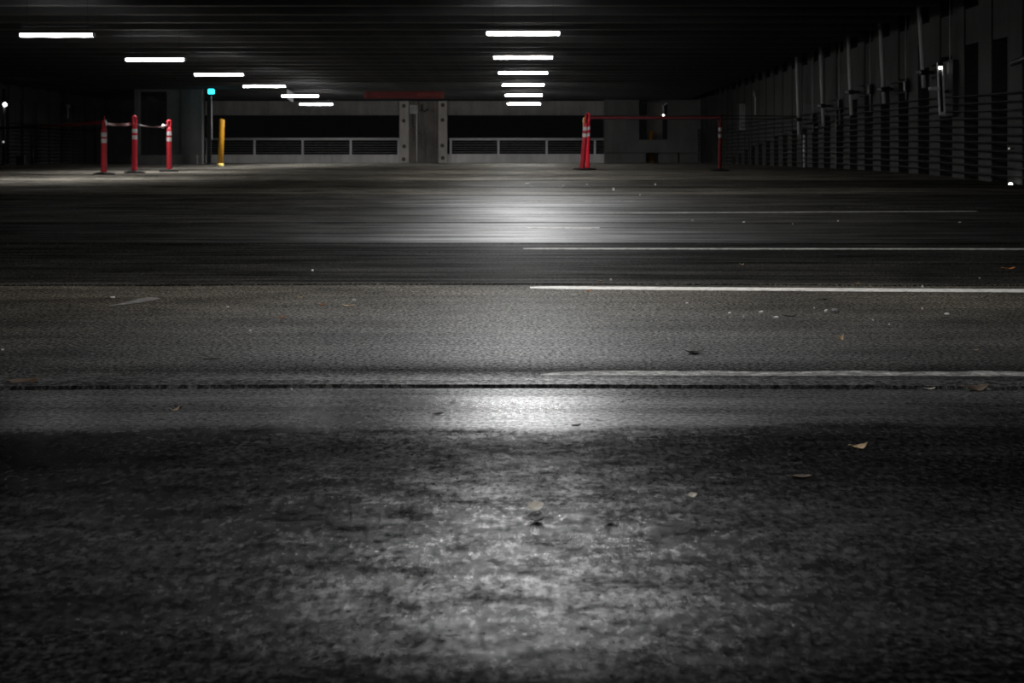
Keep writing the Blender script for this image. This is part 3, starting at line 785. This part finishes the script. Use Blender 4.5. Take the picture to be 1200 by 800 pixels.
# ------------------------------------------------------------------ right wall fittings
pipes = [(1076.5, 1082.8, -3, 103, 85), (1031, 1036, 18, 121, 105), (993.5, 998, 32, 135, 108), (961, 965, 46, 148, 124), (933, 936.3, 57, 158, 140)]
plab = ['nearest and tallest pale downpipe on the right wall, above the strip fixture', 'pale downpipe on the right wall, second from the right edge',
        'pale downpipe in the middle of the five on the right wall', 'pale downpipe on the right wall, second from the far end', 'farthest pale downpipe on the right wall, where the dark cords end']
for i, (xt, xb_, yt, yb_, yc) in enumerate(pipes):
    xr = XR-0.22
    y = xr*F/((xt+xb_)/2-HX)
    top = Vector((xat(xt, y), y, min(DECK_Z+0.01, zt(yt, y)))); bot = Vector((xat(xb_, y), y, zt(yb_, y)))
    e = empty('downpipe', plab[i], 'pipe', bot, group='downpipes on the right wall')
    d = top-bot
    obj('pipe', T([(0, 0, 0), d*0.5, d], 0.041, 12), 'steel', e, smooth=True)
    t = (zt(yc, y)-bot.z)/d.z; q = d*t
    bm = bmesh.new(); box(bm, q.x-0.065, q.x+0.065, -0.065, 0.065, q.z-0.05, q.z+0.05)
    clp = obj('clamp', bm, 'dark_metal', e, bevel=0.012)
    obj('clamp_bolt', T([(q.x-0.05, -0.05, q.z-0.01), (q.x-0.13, -0.07, q.z+0.005)], 0.016, 6), 'steel', clp)
    bm = bmesh.new(); box(bm, q.x+0.02, XR-bot.x+0.03, -0.03, 0.03, q.z-0.03, q.z+0.03)
    obj('wall_bracket', bm, 'dark_metal', e)
    # thin conduit with a junction box one slot nearer, tied back by two bars
    e2 = empty('wall_conduit', ['thin dark conduit with box right of the nearest pale downpipe', 'thin dark conduit with box between the two nearest downpipes',
        'thin dark conduit with box right of the middle downpipe', 'thin dark conduit with box right of the fourth downpipe', 'thin dark conduit with box right of the farthest downpipe'][i],
        'conduit', (XR-0.06, y-1.25, bot.z), group='thin conduits on the right wall')
    obj('pipe', T([(0, 0, 0.02), (0, 0, d.z)], 0.018, 8), 'grey_box', e2, smooth=True)
    obj('junction_box', B(-0.04, 0.05, -0.08, 0.08, q.z-0.10, q.z+0.10), 'dark_metal', e2, bevel=0.01)
    for k in (-0.11, 0.12):
        obj('tie_bar', T([(0, 0, q.z+k), (0, 1.1, q.z+k)], 0.02, 6), 'dark_metal', e2)
# narrow vertical strip fixture
xr = XR-0.22
y = xr*F/(1102.5-HX)
b0 = W(1104.2, 135, y); t0 = W(1101.6, 73, y)
e = empty('strip_fixture', 'narrow pale vertical frame fixture with one bright end on the right wall', 'fixture', b0)
d = t0-b0; H = d.z
sh = Matrix.Rotation(math.atan2(d.x, d.z), 3, 'Y')
def leanbox(name, x0, x1, y0, y1, z0, z1, m, bev=0.004):
    bm = bmesh.new(); box(bm, x0, x1, y0, y1, z0, z1, rot=sh); return obj(name, bm, m, e, bevel=bev)
leanbox('side_rail', -0.055, -0.030, -0.02, 0.02, 0, H, 'steel'); leanbox('side_rail', 0.030, 0.055, -0.02, 0.02, 0, H, 'steel')
leanbox('end_plate', -0.05, 0.05, -0.022, 0.022, 0, 0.06, 'steel'); leanbox('end_plate', -0.05, 0.05, -0.022, 0.022, H-0.06, H, 'dark_metal')
leanbox('back_plate', -0.035, 0.035, 0.01, 0.022, 0.05, H-0.05, 'dark_metal')
leanbox('lamp', -0.027, 0.020, -0.028, 0.0, H-0.115, H-0.08, 'lamp_white')
obj('bracket', B(-0.24, -0.04, -0.02, 0.02, H*0.47, H*0.53), 'steel', e, bevel=0.006)
obj('wall_bracket', B(0.03, 0.26, -0.02, 0.02, H*0.42, H*0.48), 'dark_metal', e)
# panel behind it on the pier
pz0, pz1 = zt(137, 25.4), zt(72, 25.4)
tag(obj('wall_panel', B(XR-0.09, XR+0.0, 24.86, 25.55, pz0, pz1), 'wall', bevel=0.01), 'dark flat panel on the pier behind the vertical frame fixture', 'panel')
# pipe entering from the right edge
e = empty('sprinkler_pipe', 'thin pipe with a shiny end coming in at the right edge', 'pipe', W(1186, 74.3, 21.6))
far = W(1186, 74.3, 21.6); nr = W(1262, 47, 19.6)
d = nr-far
obj('pipe', T([(0, 0, 0), d*0.5, d], 0.045, 10), 'dark_metal', e, smooth=True)
obj('highlight_strip', T([Vector((0, -0.035, 0.035)), d+Vector((0, -0.035, 0.035))], 0.006, 6), 'white_plastic', e)  # pale strips drawn in place of highlights along the pipe
obj('highlight_strip', T([Vector((0, -0.035, -0.035)), d+Vector((0, -0.035, -0.035))], 0.006, 6), 'white_plastic', e)
obj('end_fitting', B(0.03, 0.11, -0.06, 0.03, -0.01, 0.045), 'reflector', e, bevel=0.01)
# flat bar fixing it to the wall
obj('hanger', B(d.x-0.02, XR-far.x+0.02, d.y+0.2, d.y+0.26, d.z-0.12, d.z-0.06), 'dark_metal', e)
# grey cabinet far along the wall
xr = XR-0.32; y = 48.8
c0, c1 = W(866, 153.5, y), W(876.3, 120.5, y)
e = empty('wall_cabinet', 'pale grey metal cabinet hung on the right wall behind the lone red post', 'cabinet', (c0.x, y, c0.z))
w_ = c1.x-c0.x; h_ = c1.z-c0.z
obj('body', B(0, XR-c0.x+0.02, 0, 0.45, 0, h_), 'dark_metal', e, bevel=0.01)
dr = obj('door', B(0.01, w_, -0.02, 0, 0.02, h_-0.02), 'grey_box', e, bevel=0.006)
obj('latch', B(0.03, 0.06, -0.04, -0.02, 0.05, 0.10), 'white_plastic', dr, bevel=0.004)
# pipe lamp beyond the cabinet
y = 46.5; q = W(885.5, 134.5, y)
e = empty('wall_lamp', 'unlit lamp head on a thin wall conduit right of the grey cabinet', 'lamp', q)
hz = zt(105, y)-q.z
obj('conduit', T([(0, 0, 0), (0, 0, hz*0.72), (-0.05, 0, hz*0.82)], 0.028, 8), 'steel', e, smooth=True)
bm = bmesh.new(); lathe(bm, [(0.02, hz*0.70), (0.05, hz*0.74), (0.05, hz*0.86), (0.03, hz)], 12, cx=-0.03); obj('lamp_head', bm, 'grey_box', e, smooth=True)
obj('bracket', B(0, XR-q.x+0.03, -0.02, 0.02, hz*0.3, hz*0.34), 'dark_metal', e)
# low pipe behind the cables
y = 38.0; q = floor_at(943.5, 198)
e = empty('riser_pipe', 'thin pale riser pipe crossed by the cables below the farthest downpipe', 'pipe', (XR-0.05, (XR-0.05)*F/(942.5-HX), fz(38.4)))
obj('pipe', T([(0.0, 0, -0.02), (0, 0, zt(158, 38.4)-fz(38.4))], 0.035, 8), 'reflector', e, smooth=True)
obj('cap', T([(0, 0, zt(158, 38.4)-fz(38.4)), (0, 0, zt(158, 38.4)-fz(38.4)+0.03)], 0.045, 8), 'dark_metal', e)
# small white marker lights
def marker(label, px, py, y, r, m, standz=None):
    p = W(px, py, y)
    e = empty('marker_light', label, 'marker light', p)
    bm = bmesh.new(); bmesh.ops.create_uvsphere(bm, u_segments=14, v_segments=8, radius=r); obj('lens', bm, m, e, smooth=True)
    obj('bracket', B(0, XR-p.x+0.02, r*0.3, r*1.2, -r*0.5, r*0.5), 'dark_metal', e)
    return e
marker('bright round white marker light low on the right wall at the edge', 1184.2, 216.2, 21.9, 0.030, 'lamp_white')
marker('faint marker light higher on the pier above the bright round one', 1182.3, 174, 22.0, 0.014, 'lamp_dim')
# left edge pole with two lights
y = 45.0; p = floor_at(4.2, 195.2); xx = xat(4.6, y)
e = empty('light_pole', 'thin dark pole with a bright small lamp at the left edge', 'pole', (xx, y, fz(y)))
obj('pole', T([(0, 0, -0.01), (0, 0, zt(104, y)-fz(y))], 0.055, 10), 'dark_metal', e, smooth=True)
bm = bmesh.new(); lathe(bm, [(0.14, 0), (0.14, 0.03), (0.07, 0.06)], 12); obj('foot', bm, 'dark_metal', e)
for (px, py, r, m) in ((5.7, 122.5, 0.062, 'lamp_white'), (4.0, 166.2, 0.035, 'lamp_dim')):
    bm = bmesh.new(); bmesh.ops.create_uvsphere(bm, u_segments=14, v_segments=8, radius=r)
    q = W(px, py, y-0.07); obj('lamp', bm, m, e, (q.x-xx, -0.07, q.z-fz(y)), smooth=True)
# left wall lamp
y = (XL+0.15)*F/(79.5-HX); q = W(79.5, 138.5, y)
e = empty('wall_lamp', 'unlit round lamp head on a conduit on the left wall', 'lamp', q)
hz = zt(122, y)-q.z
obj('conduit', T([(0, 0, 0), (0, 0, hz*0.75)], 0.035, 8), 'grey_box', e, smooth=True)
bm = bmesh.new(); lathe(bm, [(0.03, hz*0.66), (0.09, hz*0.74), (0.10, hz*0.9), (0.04, hz)], 14); obj('lamp_head', bm, 'grey_box', e, smooth=True)
obj('bracket', B(-0.2, 0, -0.02, 0.02, hz*0.3, hz*0.36), 'dark_metal', e)
# dark things along the left wall foot
y = 46.0
q = floor_at(25, 194.6); q = Vector((xat(25, y), y, fz(y)))
e = empty('floor_box', 'squat dark box standing by the left wall near the edge pole', 'box', q)
obj('body', B(-0.13, 0.13, -0.12, 0.12, 0, 0.26), 'dark_metal', e, bevel=0.015); obj('lid', B(-0.14, 0.14, -0.13, 0.13, 0.26, 0.30), 'dark_metal', e, bevel=0.01)
q = Vector((xat(38, y+2), y+2, fz(y+2)))
e = empty('stub_post', 'thin dark post stub standing right of the dark box by the left wall', 'post', q)
obj('post', T([(0, 0, 0), (0, 0, 0.66)], 0.045, 8), 'dark_metal', e, smooth=True); obj('foot', B(-0.09, 0.09, -0.09, 0.09, 0, 0.02), 'dark_metal', e)

# ------------------------------------------------------------------ leaves and litter
def leaf_mesh(seed, curl, fold):
    r = random.Random(seed); bm = bmesh.new(); nu, nv = 10, 6
    grid = []
    for i in range(nu+1):
        t = i/nu; w = 0.32*math.sin(PI*min(1, t*0.96+0.03))**0.8*(1-0.25*t)+0.004
        row = []
        for j in range(nv+1):
            s = j/nv*2-1
            x = t-0.5; y = s*w*(1+0.12*math.sin(9*t+seed))
            z = curl*(t-0.45)**2*1.6+fold*abs(s)*w*0.9+0.05*mnoise.noise(Vector((t*3, s*2, seed)))
            row.append(bm.verts.new((x, y, z)))
        grid.append(row)
    for a, b_ in zip(grid, grid[1:]):
        for j in range(nv): bm.faces.new((a[j], a[j+1], b_[j+1], b_[j]))
    zmin = min(v.co.z for v in bm.verts)
    for v in bm.verts: v.co.z -= zmin
    bmesh.ops.solidify(bm, geom=bm.faces[:], thickness=0.014)
    # stalk
    tube(bm, [(-0.5, 0, -zmin+curl*0.32), (-0.62, 0.02, -zmin+curl*0.42), (-0.72, 0.05, -zmin+curl*0.3)], [0.018, 0.013, 0.010], 5)
    zmin = min(v.co.z for v in bm.verts)
    for v in bm.verts: v.co.z -= zmin
    return bm
def chip_mesh(seed, lump):
    r = random.Random(seed); bm = bmesh.new(); n = 9
    R = [0.5*r.uniform(0.6, 1.0) for _ in range(n)]
    rings = []
    for z, k in ((0, 0.92), (lump*0.5, 1.0), (lump, 0.7)):
        rings.append([bm.verts.new((k*R[i]*math.cos(2*PI*i/n), 0.7*k*R[i]*math.sin(2*PI*i/n), z+r.uniform(0, 0.25)*lump*(z > 0))) for i in range(n)])
    for a, b_ in zip(rings, rings[1:]):
        for i in range(n): bm.faces.new((a[i], a[(i+1) % n], b_[(i+1) % n], b_[i]))
    bm.faces.new(rings[0][::-1]); bm.faces.new(rings[-1])
    return bm
leaf_src = {}; chip_src = {}
def litter(kind, px, py, wpx, m, label, rz=None, curl=None, tilt=0.0, lump=0.3, group=None):
    p = floor_at(px, py); size = wpx*p.y/F
    rr = random.Random(int(px*13+py*7))
    name = {'leaf': 'fallen_leaf', 'chip': 'litter_scrap', 'stone': 'pebble'}[kind]
    if kind == 'leaf': bm = leaf_mesh(rr.randint(0, 999), curl if curl is not None else rr.uniform(0.15, 0.5), rr.uniform(0.05, 0.3))
    else: bm = chip_mesh(rr.randint(0, 999), lump)
    bmesh.ops.scale(bm, vec=(size,)*3, verts=bm.verts[:])
    o = obj(name, bm, m, None, (p.x, p.y, p.z), smooth=(kind == 'leaf'))
    o.rotation_euler = (tilt, 0, rr.uniform(0, 6.28) if rz is None else rz)
    if tilt:
        M3 = o.rotation_euler.to_matrix(); zmin = min((M3 @ v.co).z for v in o.data.vertices); o.location.z -= zmin
    o.location.z += 0.0008
    return tag(o, label, 'leaf' if kind == 'leaf' else 'litter' , group)
GL = 'fallen leaves on the deck'; GC = 'pale scraps on the deck'
# (kind, px, py of contact, width px, material, label, options)
items = [
 ('leaf', 626, 597, 22, 'leaf_pale', 'pale curled leaf catching the light in the near foreground, brightest there', dict(rz=0.55, curl=0.45, tilt=0.85), GL),
 ('leaf', 629, 612, 19, 'leaf_dark', 'dark leaf lying just below the brightest near leaf', dict(rz=-0.2, curl=0.7, tilt=-0.3), GL),
 ('leaf', 717, 613, 20, 'leaf_dark', 'dark flat leaf right of the brightest near leaf', dict(rz=0.1, curl=0.7, tilt=-0.3), GL),
 ('leaf', 811, 582, 13, 'leaf_pale', 'small pale split leaf right of centre in the foreground', dict(rz=0.5, curl=0.3, tilt=0.6), GL),
 ('leaf', 940, 559, 24, 'leaf_brown', 'thin flat brownish leaf at the right of the foreground', dict(rz=0.05, curl=0.15), GL),
 ('leaf', 1007, 525, 22, 'leaf_tan', 'curled tan leaf farthest right on the dark near patch', dict(rz=0.4, curl=0.5, tilt=0.12), GL),
 ('chip', 675, 498, 16, 'chip', 'flat white flake at the far edge of the dark near patch', dict(lump=0.1), GC),
 ('leaf', 702, 493, 9, 'leaf_dark', 'tiny dark leaf beside the white flake on the smooth strip', dict(), GL),
 ('leaf', 513, 486, 14, 'leaf_dark', 'dark leaf on the bright smooth strip left of centre', dict(rz=0.2, curl=0.4, tilt=0.2), GL),
 ('leaf', 530, 471, 8, 'leaf_dark', 'small dark leaf under the floor joint above the strip leaf', dict(rz=0.4), GL),
 ('leaf', 602, 473, 7, 'leaf_dark', 'tiny dark leaf on the smooth strip at the centre', dict(rz=-0.3), GL),
 ('leaf', 527, 508, 7, 'leaf_dark', 'tiny dark scrap of leaf on the edge of the dark near patch', dict(), GL),
 ('leaf', 205, 481, 12, 'leaf_tan', 'small tan upturned leaf on the smooth strip at the left', dict(rz=0.7, curl=0.8), GL),
 ('leaf', 30, 450, 34, 'leaf_brown', 'brown curled leaf by the joint at the left edge', dict(rz=0.2, curl=0.25, tilt=0.25), GL),
 ('leaf', 1145, 457, 30, 'leaf_brown', 'brown curled leaf in the joint at the right edge', dict(rz=0.35, curl=0.4, tilt=0.2), GL),
 ('leaf', 1090, 456, 13, 'leaf_pale', 'small pale leaf in the joint left of the right edge leaf', dict(rz=0.1, curl=0.3), GL),
 ('chip', 342, 457.5, 4, 'leaf_pale', 'tiny pinkish crumb just before the floor joint at the left', dict(lump=0.5), GC),
 ('leaf', 248, 420.5, 20, 'leaf_dark', 'flat dark leaf on the coarse slab at the left', dict(rz=0.0, curl=0.1), GL),
 ('leaf', 815, 414.5, 24, 'leaf_dark', 'dark pointed leaf before the worn stall line', dict(rz=0.1, curl=0.5), GL),
 ('leaf', 985, 398, 11, 'leaf_tan', 'tan crumpled leaf alone on the right of the coarse slab', dict(rz=0.9, curl=1.2, tilt=0.2), GL),
 ('leaf', 1144, 410.5, 7, 'leaf_tan', 'small tan leaf at the right of the coarse slab', dict(rz=0.3), GL),
 ('leaf', 716, 392.5, 9, 'leaf_brown', 'brown leaf on the coarse slab right of centre', dict(rz=0.1, curl=0.8), GL),
 ('chip', 909, 373.5, 10, 'chip', 'brightest white scrap on the right part of the coarse slab', dict(lump=0.25), GC),
 ('chip', 892, 367, 8, 'chip', 'white scrap just behind the brightest white scrap', dict(lump=0.3), GC),
 ('chip', 855, 368.5, 7, 'chip', 'small white scrap left of the two bright ones', dict(lump=0.3), GC),
 ('chip', 871, 372.5, 4, 'chip', 'tiny white crumb between the bright scraps', dict(lump=0.5), GC),
 ('chip', 968, 366.5, 9, 'chip', 'white scrap touching a grey one under the bright stall line', dict(lump=0.35), GC),
 ('chip', 979, 366, 13, 'chip_grey', 'grey rounded scrap right of the white one it touches', dict(lump=0.3), GC),
 ('chip', 954, 362, 3, 'chip', 'tiny pale crumb left of the touching white and grey scraps', dict(lump=0.6), GC),
 ('leaf', 926, 370.5, 14, 'leaf_dark', 'flat dark sliver right of the brightest white scrap', dict(rz=0.0, curl=0.1), GL),
 ('leaf', 967, 351, 14, 'leaf_dark', 'flat dark sliver close under the bright stall line', dict(rz=0.0, curl=0.1), GL),
 ('chip', 1110, 368.5, 8, 'chip', 'neat white scrap at the right, alone on the coarse slab', dict(lump=0.2), GC),
 ('chip', 1081, 362.5, 4, 'leaf_pale', 'tiny tan crumb left of the neat white scrap', dict(lump=0.5), GC),
 ('chip', 1023, 376, 4, 'chip', 'tiny white crumb at the right, middle of the coarse slab', dict(lump=0.4), GC),
 ('chip', 1042, 381, 4, 'chip', 'tiny white crumb nearer the lens than its neighbour at the right', dict(lump=0.4), GC),
 ('chip', 805, 355.5, 5, 'chip', 'small white scrap under the bright stall line, right of centre', dict(lump=0.2), GC),
 ('chip', 742, 363.5, 4.5, 'chip', 'white crumb below the bright stall line near the centre', dict(lump=0.6), GC),
 ('chip', 740, 375, 6, 'chip_grey', 'flat greyish scrap under the white crumb near the centre', dict(lump=0.2), GC),
 ('chip', 707, 346, 4, 'chip', 'tiny pale crumb just below the bright stall line', dict(lump=0.4), GC),
 ('leaf', 690, 341.5, 7, 'leaf_orange', 'orange leaf lying against the bright stall line', dict(rz=0.5, curl=0.9), GL),
 ('chip', 716, 329, 5, 'chip', 'white scrap just beyond the bright stall line', dict(lump=0.4), GC),
 ('chip', 704, 331, 5, 'leaf_brown', 'small brown crumb left of the scrap beyond the bright line', dict(lump=0.4), GC),
 ('leaf', 1005, 332.5, 4, 'leaf_orange', 'small orange leaf beyond the bright stall line at the right', dict(curl=0.9), GL),
 ('chip', 1081, 337, 3.5, 'chip', 'white crumb on the far edge of the bright stall line', dict(lump=0.6), GC),
 ('leaf', 1183, 315, 14, 'leaf_orange', 'orange leaf on the dark slab at the right edge', dict(rz=0.1, curl=0.3), GL),
 ('chip', 1148, 326.5, 3, 'chip_grey', 'dim crumb on the dark slab left of the orange edge leaf', dict(lump=0.5), GC),
 ('leaf', 869, 310.5, 6, 'leaf_tan', 'tan leaf alone on the middle of the dark slab', dict(curl=0.7), GL),
 ('leaf', 1028, 310.5, 5, 'leaf_brown', 'faint brown leaf on the dark slab at the right', dict(curl=0.5), GL),
 ('chip', 366, 317.5, 4, 'leaf_pale', 'pale crumb on the dark slab at the left', dict(lump=0.4), GC),
 ('leaf', 353, 348.5, 7, 'leaf_tan', 'tan leaf left-most of the small cluster at left of centre', dict(rz=0.3, curl=0.9), GL),
 ('leaf', 378, 357.5, 10, 'leaf_orange', 'yellowish leaf in the cluster at left of centre', dict(rz=0.2, curl=0.6), GL),
 ('chip', 415, 352.8, 7, 'chip', 'white scrap in the leaf cluster at left of centre', dict(lump=0.3), GC),
 ('leaf', 409, 358.5, 14, 'leaf_tan', 'thin tan leaf just under the white scrap of the cluster', dict(rz=0.0, curl=0.3), GL),
 ('leaf', 331, 372, 9, 'leaf_orange', 'flat rusty leaf nearer the lens than the left cluster', dict(rz=0.0, curl=0.15), GL),
 ('leaf', 394, 370.5, 7, 'leaf_dark', 'flat dark leaf under the left cluster', dict(rz=0.1, curl=0.2), GL),
 ('chip', 293, 388.5, 3.5, 'chip', 'single bright white crumb on the left of the coarse slab', dict(lump=0.6), GC),
 ('chip', 132, 349, 9, 'chip', 'flat white scrap left of the pale scuff', dict(lump=0.12), GC),
 ('chip', 3, 410.5, 5, 'chip', 'white scrap at the very left edge of the floor', dict(lump=0.3), GC),
 ('chip', 108, 415.5, 4, 'chip_grey', 'dim crumb at the left, nearer than the pale scuff', dict(lump=0.3), GC),
 ('chip', 267, 360, 3.5, 'chip', 'dim white crumb right of the pale scuff', dict(lump=0.3), GC),
 ('chip', 618, 215.8, 10, 'leaf_pale', 'pale flat scrap on the far lit slab before the right posts', dict(lump=0.1), GC),
 ('chip', 660, 219, 4, 'leaf_pale', 'tan scrap on the far slab right of the pale flat one', dict(lump=0.4), GC),
 ('chip', 688, 216.8, 3, 'chip', 'tiny white scrap on the floor in front of the leaning red post', dict(lump=0.4), GC),
 ('chip', 719, 223.3, 3.5, 'chip', 'brightest white scrap on the far slab, right of the red posts', dict(lump=0.8), GC),
 ('chip', 768, 217, 3, 'chip', 'white scrap on the far slab before the window wall', dict(lump=0.5), GC),
 ('chip', 750, 229, 2.5, 'chip', 'tiny white scrap nearer than the brightest far scrap', dict(lump=0.5), GC),
 ('chip', 812, 259, 6, 'chip_grey', 'flat grey scrap beyond the thin third stall line', dict(lump=0.2), GC),
 ('chip', 872, 261, 5, 'chip', 'pale scrap right of the flat grey one on the same slab', dict(lump=0.25), GC),
 ('chip', 929, 263, 3.5, 'chip_grey', 'dim crumb between two pale scraps on the far right slab', dict(lump=0.4), GC),
 ('chip', 982, 259.5, 3, 'leaf_pale', 'dim pale crumb on the slab below the farthest long line', dict(lump=0.4), GC),
 ('chip', 1125, 261, 6, 'leaf_pale', 'pale flat scrap far right, beyond the third stall line', dict(lump=0.15), GC),
]
for kind, px, py, wpx, m, label, opt, g in items:
    litter(kind, px, py, wpx, m, label, group=g, **opt)

# ------------------------------------------------------------------ night outside, camera, view
w = bpy.data.worlds.new('night'); S.world = w; w.use_nodes = True
bg = w.node_tree.nodes['Background']; bg.inputs[0].default_value = (0.9, 0.95, 1.0, 1); bg.inputs[1].default_value = 0.0018

cam = bpy.data.cameras.new('camera'); co = bpy.data.objects.new('camera', cam); COL.objects.link(co)
co.location = (0, 0, CZ); co.rotation_euler = (PI/2, 0, 0)
cam.sensor_width = 36; cam.lens = 50.0
cam.shift_x = -(HX-600)/1200; cam.shift_y = -(400-HY)/1200
cam.clip_start = 0.05; cam.clip_end = 400
cam.dof.use_dof = True; cam.dof.focus_distance = 4.2; cam.dof.aperture_fstop = 11.0
S.camera = co

S.view_settings.view_transform = 'Standard'; S.view_settings.look = 'None'
S.view_settings.gamma = 1.0; S.view_settings.use_curve_mapping = False
S.view_settings.exposure = 0.0
S.cycles.use_denoising = True
S.cycles.max_bounces = 5; S.cycles.diffuse_bounces = 3; S.cycles.glossy_bounces = 3
S.cycles.sample_clamp_indirect = 4.0
S.cycles.caustics_reflective = False; S.cycles.caustics_refractive = False
